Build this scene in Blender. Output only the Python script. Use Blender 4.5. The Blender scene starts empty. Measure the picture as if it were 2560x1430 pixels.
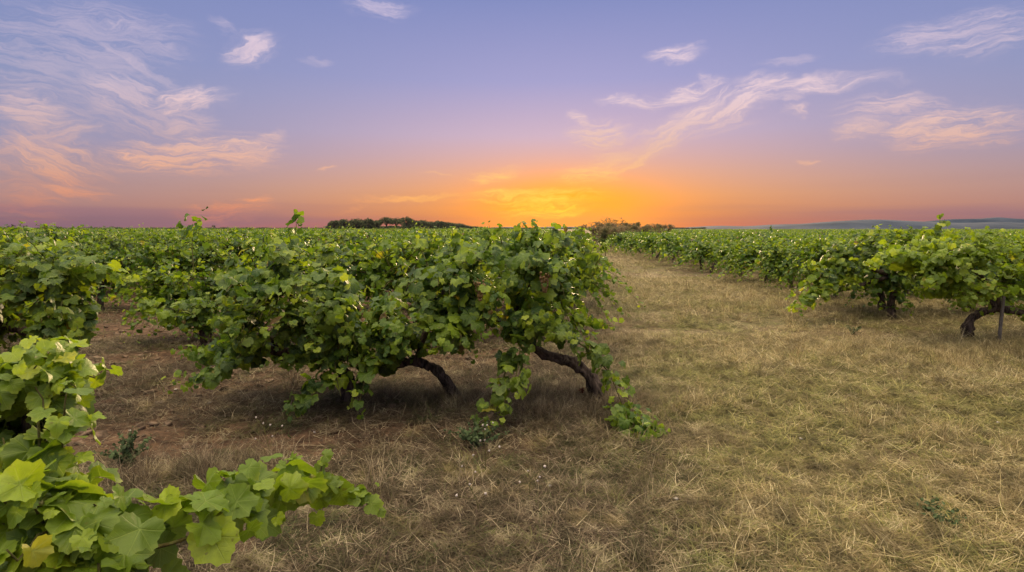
import bpy, math, random
import numpy as np
R = math.radians
sc = bpy.context.scene
COL = sc.collection

# ------------------------------------------------------------------ camera
FPX, CAMH, PITCH = 1420.0, 1.38, math.atan(143/1420.0)
cd = bpy.data.cameras.new('camera'); cam = bpy.data.objects.new('camera', cd); COL.objects.link(cam)
cd.sensor_width = 36; cd.lens = 36*FPX/2560; cd.clip_start = 0.05; cd.clip_end = 20000
cam.location = (0, 0, CAMH); cam.rotation_euler = (math.pi/2-PITCH, 0, 0); sc.camera = cam

# ------------------------------------------------------------------ render
sc.view_settings.view_transform = 'Standard'; sc.view_settings.look = 'None'
sc.view_settings.exposure = 0.0; sc.view_settings.gamma = 1
cy = sc.cycles
cy.max_bounces = 6; cy.diffuse_bounces = 3; cy.glossy_bounces = 2; cy.transmission_bounces = 4
cy.transparent_max_bounces = 6; cy.volume_bounces = 1
cy.sample_clamp_indirect = 4
try: sc.render.engine = 'CYCLES'; cy.use_denoising = True; cy.denoiser = 'OPENIMAGEDENOISE'
except Exception: pass

# ------------------------------------------------------------------ node helper
class NT:
    def __init__(s, tree): s.t = tree; s.n = tree.nodes; s.l = tree.links; s.n.clear()
    def set(s, sock, v):
        if isinstance(v, bpy.types.NodeSocket): s.l.new(v, sock)
        else: sock.default_value = v
    def node(s, typ, ins=None, **kw):
        n = s.n.new(typ)
        for k, v in kw.items(): setattr(n, k, v)
        for k, v in (ins or {}).items(): s.set(n.inputs[k], v)
        return n
    def m(s, op, a, b=0.0, c=0.0, clamp=False):
        n = s.n.new('ShaderNodeMath'); n.operation = op; n.use_clamp = clamp
        for i, v in enumerate((a, b, c)):
            if i < len(n.inputs): s.set(n.inputs[i], v)
        return n.outputs[0]
    def rng(s, v, a, b, c=0.0, d=1.0, kind='SMOOTHSTEP'):
        n = s.n.new('ShaderNodeMapRange'); n.interpolation_type = kind
        for i, x in enumerate((v, a, b, c, d)): s.set(n.inputs[i], x)
        return n.outputs[0]
    def mix(s, f, a, b, mode='MIX'):
        n = s.n.new('ShaderNodeMix'); n.data_type = 'RGBA'; n.blend_type = mode
        s.set(n.inputs[0], f); s.set(n.inputs[6], a); s.set(n.inputs[7], b)
        return n.outputs[2]
    def noise(s, vec, scale, detail=4, rough=0.55, dist=0.0, out=0):
        n = s.n.new('ShaderNodeTexNoise')
        if vec is not None: s.set(n.inputs['Vector'], vec)
        n.inputs['Scale'].default_value = scale; n.inputs['Detail'].default_value = detail
        n.inputs['Roughness'].default_value = rough; n.inputs['Distortion'].default_value = dist
        return n.outputs[out]
    def ramp(s, f, pts, interp='LINEAR'):
        n = s.n.new('ShaderNodeValToRGB'); cr = n.color_ramp; cr.interpolation = interp
        while len(cr.elements) < len(pts): cr.elements.new(0.5)
        for e, (p, c) in zip(cr.elements, pts): e.position = p; e.color = (*c[:3], 1)
        s.set(n.inputs[0], f); return n.outputs[0]

def lin(r, g, b):
    f = lambda v: (v/255/12.92) if v/255 <= 0.04045 else ((v/255+0.055)/1.055)**2.4
    return (f(r), f(g), f(b))
def c4(c): return (*c, 1.0)

# ------------------------------------------------------------------ world: sunset sky with cirrus
SUN_AZ, SUN_EL = 5.5, 5.0          # degrees right of +Y, above the horizon
w = bpy.data.worlds.new('World'); sc.world = w; w.use_nodes = True
T = NT(w.node_tree)
tc = T.node('ShaderNodeTexCoord').outputs['Generated']
nv = T.node('ShaderNodeVectorMath', {0: tc}, operation='NORMALIZE').outputs[0]
sp = T.node('ShaderNodeSeparateXYZ', {0: nv}).outputs
az = T.m('MULTIPLY', T.m('ARCTAN2', sp[0], sp[1]), 180/math.pi)
el = T.m('MULTIPLY', T.m('ARCSINE', sp[2]), 180/math.pi)
ef = T.m('DIVIDE', T.m('MAXIMUM', el, 0.0), 90.0)
E = lambda d: d/90.0
ZEN_FILL = [(E(30), (0.50,0.56,0.80)), (E(42), (1.7,1.7,1.72)), (E(62), (3.5,3.0,2.15)), (1, (4.1,3.5,2.4))]  # overhead sky raised above sunset brightness, added as fill for the foreground
side = T.ramp(ef, [(0, lin(164,122,132)), (E(2), lin(180,138,136)), (E(4), lin(174,148,154)), (E(7), lin(150,150,182)),
                   (E(12), lin(140,150,190)), (E(23), lin(124,138,192))]+ZEN_FILL)
sunr = T.ramp(ef, [(0, lin(255,120,50)), (E(1.6), lin(255,158,66)), (E(3.2), lin(255,172,98)), (E(5.5), lin(240,178,146)), (E(9), lin(212,182,200)),
                   (E(14), lin(168,164,208)), (E(22), lin(128,140,194))]+ZEN_FILL)
da = T.m('SUBTRACT', az, SUN_AZ)
gl = T.m('EXPONENT', T.m('MULTIPLY', T.m('POWER', T.m('DIVIDE', da, 28.0), 2.0), -1.0))
sky = T.mix(gl, side, sunr)
de = T.m('SUBTRACT', el, 1.0)
core = T.m('EXPONENT', T.m('MULTIPLY', T.m('ADD', T.m('POWER', T.m('DIVIDE', da, 9.0), 2.0), T.m('POWER', T.m('DIVIDE', de, 3.5), 2.0)), -1.0))
sky = T.mix(T.m('MINIMUM', T.m('MULTIPLY', core, 1.5), 1.0), sky, (1.6,0.50,-0.6,1))
# faint large scale unevenness
ae = T.node('ShaderNodeCombineXYZ', {0: az, 1: el}).outputs[0]
# clouds : strokes given in (azimuth, elevation) degrees
wn = T.noise(T.node('ShaderNodeMapping', {0: ae, 'Scale': (0.16, 0.3, 1)}).outputs[0], 1.0, 4, 0.6, out=1)
wv = T.node('ShaderNodeVectorMath', {0: wn, 1: (0.5,0.5,0.5)}, operation='SUBTRACT').outputs[0]
wv = T.node('ShaderNodeVectorMath', {0: wv, 1: (5.0,3.2,0)}, operation='MULTIPLY').outputs[0]
wn2 = T.noise(T.node('ShaderNodeMapping', {0: ae, 'Scale': (0.7, 1.1, 1)}).outputs[0], 1.0, 3, 0.6, out=1)
wv2 = T.node('ShaderNodeVectorMath', {0: T.node('ShaderNodeVectorMath', {0: wn2, 1: (0.5,0.5,0.5)}, operation='SUBTRACT').outputs[0], 1: (0.6,0.28,0)}, operation='MULTIPLY').outputs[0]
wae = T.node('ShaderNodeVectorMath', {0: T.node('ShaderNodeVectorMath', {0: ae, 1: wv}, operation='ADD').outputs[0], 1: wv2}, operation='ADD').outputs[0]
def pdir(px, py):
    dx = (px-1280)/FPX; dz = -(py-715)/FPX
    v = np.array([dx, math.cos(PITCH)+dz*math.sin(PITCH), dz*math.cos(PITCH)-math.sin(PITCH)])
    return v
def azel(px, py):
    v = pdir(px, py); n = np.linalg.norm(v)
    return math.degrees(math.atan2(v[0], v[1])), math.degrees(math.asin(v[2]/n))
dens = None
FIB = {}
def fibre(ang):
    b = round(math.degrees(ang)/22.0)
    if b not in FIB:
        mp = T.node('ShaderNodeMapping', {0: wae, 'Location': (b*7.7, b*3.3, 0), 'Rotation': (0, 0, R(b*22)), 'Scale': (4.6, 0.5, 1)}, vector_type='TEXTURE').outputs[0]
        FIB[b] = T.rng(T.noise(mp, 1.0, 8, 0.70, 0.0), 0.31, 0.69, kind='LINEAR')
    return FIB[b]
def stroke(x0, y0, x1, y1, hw, d=1.0, fib=0.5, seed=0):
    """cirrus streak from (x0,y0) to (x1,y1), half width hw; sky directions"""
    global dens
    a0, e0 = azel(x0, y0); a1, e1 = azel(x1, y1)
    L = math.hypot(a1-a0, e1-e0)/2; hwd = hw/FPX*57.3*0.9
    mp = T.node('ShaderNodeMapping', {0: wae, 'Location': ((a0+a1)/2, (e0+e1)/2, 0), 'Rotation': (0, 0, math.atan2(e1-e0, a1-a0)),
                'Scale': (L*1.35, hwd*1.85, 1)}, vector_type='TEXTURE').outputs[0]
    r = T.node('ShaderNodeVectorMath', {0: mp}, operation='LENGTH').outputs['Value']
    mask = T.rng(r, 1.05, 0.1)
    nz = fibre(math.atan2(e1-e0, a1-a0) if x1 > x0 else math.atan2(e0-e1, a0-a1))
    o = T.m('MULTIPLY', T.rng(T.m('MULTIPLY', T.m('ADD', T.m('MULTIPLY', T.m('SUBTRACT', nz, .5), fib*2.6), 1.0), mask), 0.0, 1.35), T.m('MULTIPLY', T.m('ADD', T.m('MULTIPLY', nz, .85), .55), d))
    dens = o if dens is None else T.m('MAXIMUM', dens, o)
ST = [  # left cirrus field
 (-80,130,420,170,100,.26,.9), (120,75,420,65,16,.5,.6), (-60,270,200,290,40,.62,.6), (-60,350,270,430,50,.7,.7), (150,170,420,260,42,.5,.7),
 (330,265,600,225,26,.85,.6), (470,215,560,240,22,.9,.5), (230,390,720,375,38,.95,.75), (560,410,700,350,20,.8,.6), (620,345,720,335,10,.8,.4),
 (380,300,560,310,30,.5,.7), (190,60,500,250,10,.4,.4), (520,40,600,100,8,.35,.4), (560,150,700,100,22,.75,.6), (700,520,430,535,18,.85,.7), (600,500,700,495,10,.9,.5),
 (90,470,300,490,10,.6,.5), (-80,500,200,520,40,.28,.7), (850,10,1040,30,18,.5,.7), (740,152,830,146,7,.25,.4),
 # right cirrus
 (1560,400,1850,215,34,1,.5), (1440,450,1600,380,20,.7,.6), (0,60,500,100,50,.3,.8), (60,190,560,330,46,.35,.9), (1840,240,1980,190,22,.8,.6), (1720,300,1960,230,22,.95,.5), (1840,212,2230,203,17,1,.35), (1640,330,1960,205,14,.8,.5), (1500,240,1640,262,14,.9,.6), (1570,262,1830,200,18,.85,.6),
 (1400,330,1580,330,34,.8,.8), (1415,285,1500,300,12,.9,.4), (1590,365,1760,325,13,.75,.5), (1660,360,1900,300,14,.35,.6), (1730,200,1800,205,18,.5,.6),
 (1620,135,1770,125,15,1,.45), (2070,335,2250,300,16,.8,.5), (2080,275,2400,270,22,.7,.7), (2180,330,2620,290,34,1,.7), (2000,392,2055,391,5,.9,.2), (1960,270,2025,278,10,.85,.5),
 (2160,125,2600,30,26,.5,.7), (2340,120,2620,60,34,.5,.7), (1900,160,2050,135,12,.3,.6), (1950,240,2000,245,8,.4,.4),
 # low, near the glow
 (1160,450,1310,425,15,.95,.6), (860,500,1180,492,7,.9,.4), (1150,495,1500,478,12,.85,.6), (1380,440,1570,425,22,.8,.8), (1040,435,1130,440,3,.6,.1), (795,424,858,426,4,.8,.3),
 (1230,525,1520,480,24,.7,.8), (1280,545,1480,520,10,.8,.5), (1480,470,1700,330,9,.7,.4), (1600,380,1960,240,10,.75,.4), (1560,350,1700,300,12,.6,.5), (1150,508,1520,497,5,1,.3), (1240,540,1500,505,6,1,.3), (1700,300,2060,215,10,.7,.5), (200,200,560,420,9,.4,.4), (-60,420,250,300,26,.5,.7), (1440,405,1620,380,24,.45,.8), (830,520,920,512,5,.5,.4)]
for i, s_ in enumerate(ST): stroke(*s_, seed=i+1)
ccol = T.ramp(ef, [(0, lin(255,150,110)), (E(2.2), lin(252,160,110)), (E(5), lin(238,178,148)), (E(8), lin(230,190,180)), (E(12), lin(236,208,214)), (E(20), lin(224,206,226)), (E(40),(0.9,0.9,1.0)), (E(60),(3,2.9,2.7))])
hot = T.m('EXPONENT', T.m('MULTIPLY', T.m('ADD', T.m('POWER', T.m('DIVIDE', da, 15.0), 2.0), T.m('POWER', T.m('DIVIDE', el, 5.5), 2.0)), -1.0))
ccol = T.mix(hot, ccol, (1.6,0.88,0.0,1))
sky = T.mix(T.m('MINIMUM', T.m('MULTIPLY', dens, 0.92), 0.95), sky, ccol)
# dusky bank low in the west and right
bank = T.m('MULTIPLY', T.rng(T.noise(T.node('ShaderNodeMapping', {0: ae, 'Scale': (0.03, 0.55, 1)}).outputs[0], 1.0, 4, .5), .42, .62), T.rng(el, 5.0, 1.0))
sky = T.mix(T.m('MULTIPLY', bank, T.m('SUBTRACT', 0.40, T.m('MULTIPLY', gl, 0.3))), sky, c4(lin(150,108,132)))
low = T.rng(el, -0.3, -6)
sky = T.mix(low, sky, (0.12,0.1,0.08,1))
bg = T.node('ShaderNodeBackground', {0: sky, 1: 1.0})
ns = T.node('ShaderNodeTexSky', sky_type='NISHITA', sun_disc=False, sun_elevation=R(SUN_EL), sun_rotation=R(SUN_AZ))
bg2 = T.node('ShaderNodeBackground', {0: ns.outputs[0], 1: 0.0008})
ad = T.node('ShaderNodeAddShader', {0: bg.outputs[0], 1: bg2.outputs[0]})
T.node('ShaderNodeOutputWorld', {0: ad.outputs[0]})
w.cycles.sampling_method = 'MANUAL'; w.cycles.sample_map_resolution = 1024

# sun lamp (just over the horizon, soft, warm)
sl = bpy.data.lights.new('sun', 'SUN'); so = bpy.data.objects.new('sun', sl); COL.objects.link(so)
sl.energy = 5.0; sl.angle = R(6); sl.color = (1.0, 0.70, 0.40)
so.rotation_euler = (R(90-SUN_EL-3), 0, R(180-SUN_AZ))
so.location = (20, 200, 60)

# ------------------------------------------------------------------ object helpers
def at(px, py, Y):
    """world point seen at photo pixel (px,py) at world depth Y (used once, to survey positions)"""
    v = pdir(px, py); return np.array([v[0]*Y/v[1], Y, CAMH+v[2]*Y/v[1]])
def gr(px, py):
    v = pdir(px, py); t = -CAMH/v[2]; return np.array([v[0]*t, v[1]*t, 0.0])
def tag(o, label=None, cat=None, group=None, kind=None):
    if label: o['label'] = label
    if cat: o['category'] = cat
    if group: o['group'] = group
    if kind: o['kind'] = kind
    return o
def empty(name, loc, rz=0):
    o = bpy.data.objects.new(name, None); COL.objects.link(o); o.location = loc; o.rotation_euler = (0, 0, rz)
    o.empty_display_size = 0.2; return o
def link(name, me, parent=None, loc=(0,0,0)):
    o = bpy.data.objects.new(name, me); COL.objects.link(o); o.location = loc
    if parent: o.parent = parent
    return o
def mesh(name, V, F, mat, smooth=True, rnd=None, uv=None):
    """F: (n,k) int array or list of such arrays"""
    Fs = F if isinstance(F, list) else [F]
    Fs = [f for f in Fs if len(f)]
    me = bpy.data.meshes.new(name)
    nl = sum(f.size for f in Fs); nf = sum(len(f) for f in Fs)
    me.vertices.add(len(V)); me.vertices.foreach_set('co', np.asarray(V, dtype=np.float32).ravel())
    me.loops.add(nl); idx = np.concatenate([f.ravel() for f in Fs]).astype(np.int32)
    me.loops.foreach_set('vertex_index', idx)
    me.polygons.add(nf)
    tot = np.concatenate([np.full(len(f), f.shape[1]) for f in Fs]).astype(np.int32)
    me.polygons.foreach_set('loop_start', (np.cumsum(tot)-tot).astype(np.int32))
    me.polygons.foreach_set('loop_total', tot)
    me.polygons.foreach_set('use_smooth', np.full(nf, smooth, dtype=bool))
    if rnd is not None:
        a = me.attributes.new('rnd', 'FLOAT', 'POINT'); a.data.foreach_set('value', np.asarray(rnd, dtype=np.float32))
    if uv is not None:
        a = me.attributes.new('luv', 'FLOAT_VECTOR', 'POINT'); a.data.foreach_set('vector', np.asarray(uv, dtype=np.float32).ravel())
    me.materials.append(mat)
    me.update(); me.validate(); return me
def norm(v): return v/np.maximum(np.linalg.norm(v, axis=-1, keepdims=True), 1e-9)

class Tubes:
    def __init__(s): s.V = []; s.F = []; s.n = 0
    def add(s, P, r, k=8, rough=0.0, rng=None, cap=True):
        P = np.asarray(P, float); n = len(P); r = np.broadcast_to(np.asarray(r, float), (n,)).copy()
        t = norm(np.gradient(P, axis=0)); up = np.array([0.3, 0.2, 1.0]) if abs(t[0][2]) < .8 else np.array([1., .2, 0])
        a = norm(np.cross(t, up)); b = np.cross(t, a); th = np.linspace(0, 2*math.pi, k, endpoint=False)
        rr = r[:, None]*np.ones(k)[None]
        if rough and rng is not None: rr = rr*(1+rough*rng.uniform(-1, 1, (n, k)))*(1+rough*.7*rng.uniform(-1, 1, (n, 1)))
        V = P[:, None]+rr[..., None]*(np.cos(th)[None, :, None]*a[:, None]+np.sin(th)[None, :, None]*b[:, None])
        i = np.arange(n-1)[:, None]*k; j = np.arange(k)[None]; j2 = (j+1) % k
        F = np.stack([i+j, i+j2, i+k+j2, i+k+j], -1).reshape(-1, 4)+s.n
        s.V.append(V.reshape(-1, 3)); s.F.append(F); s.n += n*k
    def bark(s, P, r, g, k=20):
        """old vine wood: twisted ridges, knots, flared foot"""
        P = spline(P, 44); n = len(P); r = np.interp(np.linspace(0, 1, n), np.linspace(0, 1, len(r)), r)
        P = P+np.cumsum(g.normal(0, .0035, (n, 3)), 0)*np.sin(np.linspace(0, math.pi, n))[:, None]
        t = norm(np.gradient(P, axis=0)); up = np.array([0.3, 0.2, 1.0]) if abs(t[0][2]) < .8 else np.array([1., .2, 0])
        a = norm(np.cross(t, up)); b = np.cross(t, a); th = np.linspace(0, 2*math.pi, k, endpoint=False); u_ = np.linspace(0, 1, n)[:, None]
        ph = g.uniform(0, 6, 6)
        rr = 1+.16*np.sin(3*th+ph[0]+7*u_)+.10*np.sin(5*th+ph[1]-9*u_)+.07*np.sin(8*th+ph[2]+14*u_)+.10*np.sin(23*u_+ph[3])+.07*np.sin(41*u_+ph[4]+2*th)+.05*g.normal(0, 1, (n, k))
        for _ in range(5):
            c_, q_ = g.random(), g.uniform(0, 6.28); rr = rr+.5*np.exp(-((u_-c_)/.035)**2-((np.angle(np.exp(1j*(th-q_))))/.6)**2)
        R_ = r[:, None]*rr
        V = P[:, None]+R_[..., None]*(np.cos(th)[None, :, None]*a[:, None]+np.sin(th)[None, :, None]*b[:, None])
        i = np.arange(n-1)[:, None]*k; j = np.arange(k)[None]; j2 = (j+1) % k
        F = np.stack([i+j, i+j2, i+k+j2, i+k+j], -1).reshape(-1, 4)+s.n
        s.V.append(V.reshape(-1, 3)); s.F.append(F); s.n += n*k
    def mesh(s, name, mat): return mesh(name, np.concatenate(s.V), np.concatenate(s.F), mat)

def bez(p0, p1, p2, n):
    t = np.linspace(0, 1, n)[:, None]; return (1-t)**2*p0+2*t*(1-t)*p1+t*t*p2
def spline(pts, n):
    pts = np.asarray(pts, float); 
    if len(pts) == 2: return pts[0]+(pts[1]-pts[0])*np.linspace(0, 1, n)[:, None]
    P = np.vstack([2*pts[0]-pts[1], pts, 2*pts[-1]-pts[-2]]); m = len(pts)-1; out = []
    for u in np.linspace(0, m-1e-6, n):
        i = int(u); t = u-i; a, b, c, d = P[i:i+4]
        out.append(0.5*((2*b)+(c-a)*t+(2*a-5*b+4*c-d)*t*t+(3*b-a-3*c+d)*t**3))
    return np.array(out)

# ------------------------------------------------------------------ materials
def material(name):
    m = bpy.data.materials.new(name); m.use_nodes = True; return m, NT(m.node_tree)
def leaf_mat(name, young=0.0, veins=False):
    m, t = material(name)
    rnd = t.node('ShaderNodeAttribute', attribute_name='rnd').outputs['Fac']
    pos = t.node('ShaderNodeNewGeometry').outputs['Position']
    base = t.ramp(rnd, [(0, (0.020,0.052,0.012)), (0.3, (0.048,0.102,0.012)), (0.55, (0.115,0.190,0.010)), (0.78, (0.23,0.31,0.014)), (0.955, (0.34,0.40,0.022)), (0.975, (0.42,0.32,0.04)), (0.985, (0.16,0.07,0.025)), (1, (0.11,0.05,0.022))])
    n1 = t.noise(pos, 1.3, 3, .6)
    base = t.mix(t.m('MULTIPLY', t.rng(n1, .4, .7), .35), base, (0.17,0.20,0.022,1))
    n2 = t.noise(pos, 60, 3, .6)
    base = t.mix(t.m('MULTIPLY', t.rng(n2, .3, .75), .35), base, (0.03,0.055,0.01,1))
    vein = None
    if veins:
        uv = t.node('ShaderNodeSeparateXYZ', {0: t.node('ShaderNodeAttribute', attribute_name='luv').outputs['Vector']}).outputs
        for ang in (0, 52, -52, 108, -108):
            a = R(ang); dx, dy = math.sin(a), math.cos(a)
            along = t.m('ADD', t.m('MULTIPLY', uv[0], dx), t.m('MULTIPLY', uv[1], dy))
            cr = t.m('ABSOLUTE', t.m('SUBTRACT', t.m('MULTIPLY', uv[0], dy), t.m('MULTIPLY', uv[1], dx)))
            wdt = t.m('SUBTRACT', 0.034, t.m('MULTIPLY', along, 0.02))
            v = t.m('MULTIPLY', t.rng(cr, wdt, 0.006), t.m('GREATER_THAN', along, 0.0))
            saw = t.m('PINGPONG', t.m('SUBTRACT', along, t.m('MULTIPLY', cr, 0.9)), 0.09)
            v2 = t.m('MULTIPLY', t.m('MULTIPLY', t.rng(saw, 0.016, 0.004), t.m('GREATER_THAN', along, 0.02)), t.rng(cr, 0.32, 0.10))
            v = t.m('MAXIMUM', v, t.m('MULTIPLY', v2, 0.4))
            vein = v if vein is None else t.m('MAXIMUM', vein, v)
        base = t.mix(t.m('MULTIPLY', vein, .42), base, (0.30,0.36,0.10,1))
        rad = t.m('SQRT', t.m('ADD', t.m('POWER', uv[0], 2.0), t.m('POWER', uv[1], 2.0)))
        edge = t.m('MULTIPLY', t.rng(rad, .55, 1.0), t.rng(t.noise(pos, 9, 2, .5), .45, .65))
        base = t.mix(t.m('MULTIPLY', edge, .6), base, (0.33,0.34,0.05,1))
    if veins:
        sp_ = t.rng(t.noise(pos, 38, 2, .5), .70, .76)
        base = t.mix(t.m('MULTIPLY', sp_, .8), base, (0.10,0.055,0.02,1))
    if young: base = t.mix(young, base, (0.27,0.36,0.016,1))
    back = t.node('ShaderNodeNewGeometry').outputs['Backfacing']
    bs = t.mix(t.m('MULTIPLY', back, .35), base, (0.17,0.22,0.10,1))
    p = t.node('ShaderNodeBsdfPrincipled', {'Base Color': bs, 'Roughness': 0.47, 'Specular IOR Level': 0.4})
    bh = t.m('ADD', t.noise(pos, 90, 3, .6), 0.0) if vein is None else t.m('SUBTRACT', t.noise(pos, 60, 3, .6), t.m('MULTIPLY', vein, 1.2))
    bp = t.node('ShaderNodeBump', {'Strength': 0.45, 'Distance': 0.004, 'Height': bh})
    t.l.new(bp.outputs[0], p.inputs['Normal'])
    tcol = t.mix(1.0, base, (1.75,1.75,0.7,1), 'MULTIPLY')
    tr = t.node('ShaderNodeBsdfTranslucent', {0: tcol})
    mx = t.node('ShaderNodeMixShader', {0: 0.38, 1: p.outputs[0], 2: tr.outputs[0]})
    t.node('ShaderNodeOutputMaterial', {0: mx.outputs[0]})
    return m
M_LEAF = leaf_mat('vine_leaf'); M_LEAFV = leaf_mat('vine_leaf_veined', veins=True); M_LEAFY = leaf_mat('vine_leaf_young', 0.30, True)

def bark_mat(name, c1, c2, scale=30):
    m, t = material(name)
    pos = t.node('ShaderNodeTexCoord').outputs['Object']
    mp = t.node('ShaderNodeMapping', {0: pos, 'Scale': (1, 1, .28)}).outputs[0]
    n = t.noise(mp, scale, 6, .7, .5)
    col = t.mix(t.rng(n, .35, .65), c4(c1), c4(c2))
    p = t.node('ShaderNodeBsdfPrincipled', {'Base Color': col, 'Roughness': 0.95, 'Specular IOR Level': 0.15})
    bp = t.node('ShaderNodeBump', {'Strength': 1.0, 'Distance': 0.015, 'Height': n}); t.l.new(bp.outputs[0], p.inputs['Normal'])
    t.node('ShaderNodeOutputMaterial', {0: p.outputs[0]}); return m
M_BARK = bark_mat('vine_bark', (0.022,0.015,0.011), (0.13,0.092,0.070))
M_STEM = bark_mat('vine_cane', (0.10,0.075,0.025), (0.16,0.16,0.05), 60)
M_TRUNK = bark_mat('tree_bark', (0.05,0.035,0.025), (0.13,0.10,0.08), 6)
M_WOOD = bark_mat('stake_wood', (0.10,0.085,0.075), (0.20,0.17,0.15), 40)
def simple(name, col, rough=.8, var=.3, scale=20, col2=None, transl=0.0, bump=0.0):
    m, t = material(name)
    pos = t.node('ShaderNodeNewGeometry').outputs['Position']
    n = t.noise(pos, scale, 4, .6)
    c = t.mix(t.rng(n, .35, .65), c4([x*(1-var) for x in col]), c4(col2 or [min(1, x*(1+var)) for x in col]))
    p = t.node('ShaderNodeBsdfPrincipled', {'Base Color': c, 'Roughness': rough, 'Specular IOR Level': 0.25})
    if bump:
        bp = t.node('ShaderNodeBump', {'Strength': 0.8, 'Distance': bump, 'Height': n}); t.l.new(bp.outputs[0], p.inputs['Normal'])
    o = p.outputs[0]
    if transl:
        tr = t.node('ShaderNodeBsdfTranslucent', {0: c}); o = t.node('ShaderNodeMixShader', {0: transl, 1: o, 2: tr.outputs[0]}).outputs[0]
    t.node('ShaderNodeOutputMaterial', {0: o}); return m
M_GRAPE = simple('grape_skin', (0.012,0.008,0.018), .7, .4, 80)
M_GRAPEY = simple('grape_skin_pink', (0.22,0.13,0.05), .4, .3, 80)
M_PINE = simple('pine_needles', (0.10,0.11,0.045), .9, .5, .8, transl=.15)
M_BUSH = simple('scrub_leaves', (0.19,0.18,0.07), .9, .35, .9, col2=(0.30,0.22,0.12), transl=.4)
M_STONE = simple('stone', (0.32,0.24,0.17), .9, .25, 25, bump=.01)
M_PEB = simple('pale_pebble', (0.50,0.43,0.36), .9, .3, 25)
M_HILL = simple('hill_scrub_hazed', (0.045,0.055,0.072), 1, .4, .004, col2=(0.075,0.08,0.095))  # dark scrub with the blue of distant haze put into its colour
M_WEED = simple('weed_green', (0.075,0.105,0.040), .8, .4, 30, transl=.2)
M_FLOWER = simple('dry_flower', (0.62,0.52,0.45), .9, .15, 60, transl=.2)
M_RED = simple('dead_leaf', (0.12,0.03,0.015), .8, .4, 40, transl=.2)

# ------------------------------------------------------------------ leaves
def leaf_template(nout, rings, seed):
    g = np.random.default_rng(seed)
    A = np.radians([0, 25, 32, 52, 75, 84, 108, 132, 150, 168, 180]); Rr = [1.0, .83, .73, .94, .80, .68, .84, .76, .66, .42, .12]
    j = 1+g.uniform(-.07, .07, len(A)); Rr = np.array(Rr)*j
    th = np.linspace(-math.pi, math.pi, nout, endpoint=False)+math.pi/nout
    r = np.interp(np.abs(th), A, Rr)
    if nout >= 24: r = r*(1+.055*np.where(np.arange(nout) % 2 == 0, 1, -1)*g.uniform(.5, 1.2, nout))
    V = [[0, 0, 0]]; 
    for k in range(1, rings+1):
        f = k/rings
        V += [[r[i]*f*math.sin(th[i]), r[i]*f*math.cos(th[i]), 0] for i in range(nout)]
    V = np.array(V, float); x, y = V[:, 0], V[:, 1]; rad = np.hypot(x, y); ang = np.arctan2(x, y)
    cup = g.uniform(-.38, .22); fold = g.uniform(-.20, .45); curl = g.uniform(-.45, .12)
    V[:, 2] = cup*rad**2+fold*np.abs(x)+curl*np.maximum(y, 0)**2+g.uniform(.06, .15)*rad*np.sin(ang*3+g.uniform(0, 6))+g.uniform(.02, .07)*rad*np.sin(ang*7+g.uniform(0, 6))
    uv = np.stack([x, y, 0*x], -1)
    F = []
    for i in range(nout):
        i2 = (i+1) % nout
        F.append([0, 1+i2, 1+i])
        for k in range(1, rings):
            a, b, c, d = 1+(k-1)*nout+i, 1+(k-1)*nout+i2, 1+k*nout+i2, 1+k*nout+i
            F += [[a, b, c], [a, c, d]]
    return V, np.array(F), uv
TPL = {'near': [leaf_template(34, 3, s) for s in range(8)], 'main': [leaf_template(26, 2, s) for s in range(20, 28)],
       'mid': [leaf_template(15, 2, s) for s in range(40, 46)], 'far': [leaf_template(9, 1, s) for s in range(60, 65)]}

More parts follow.
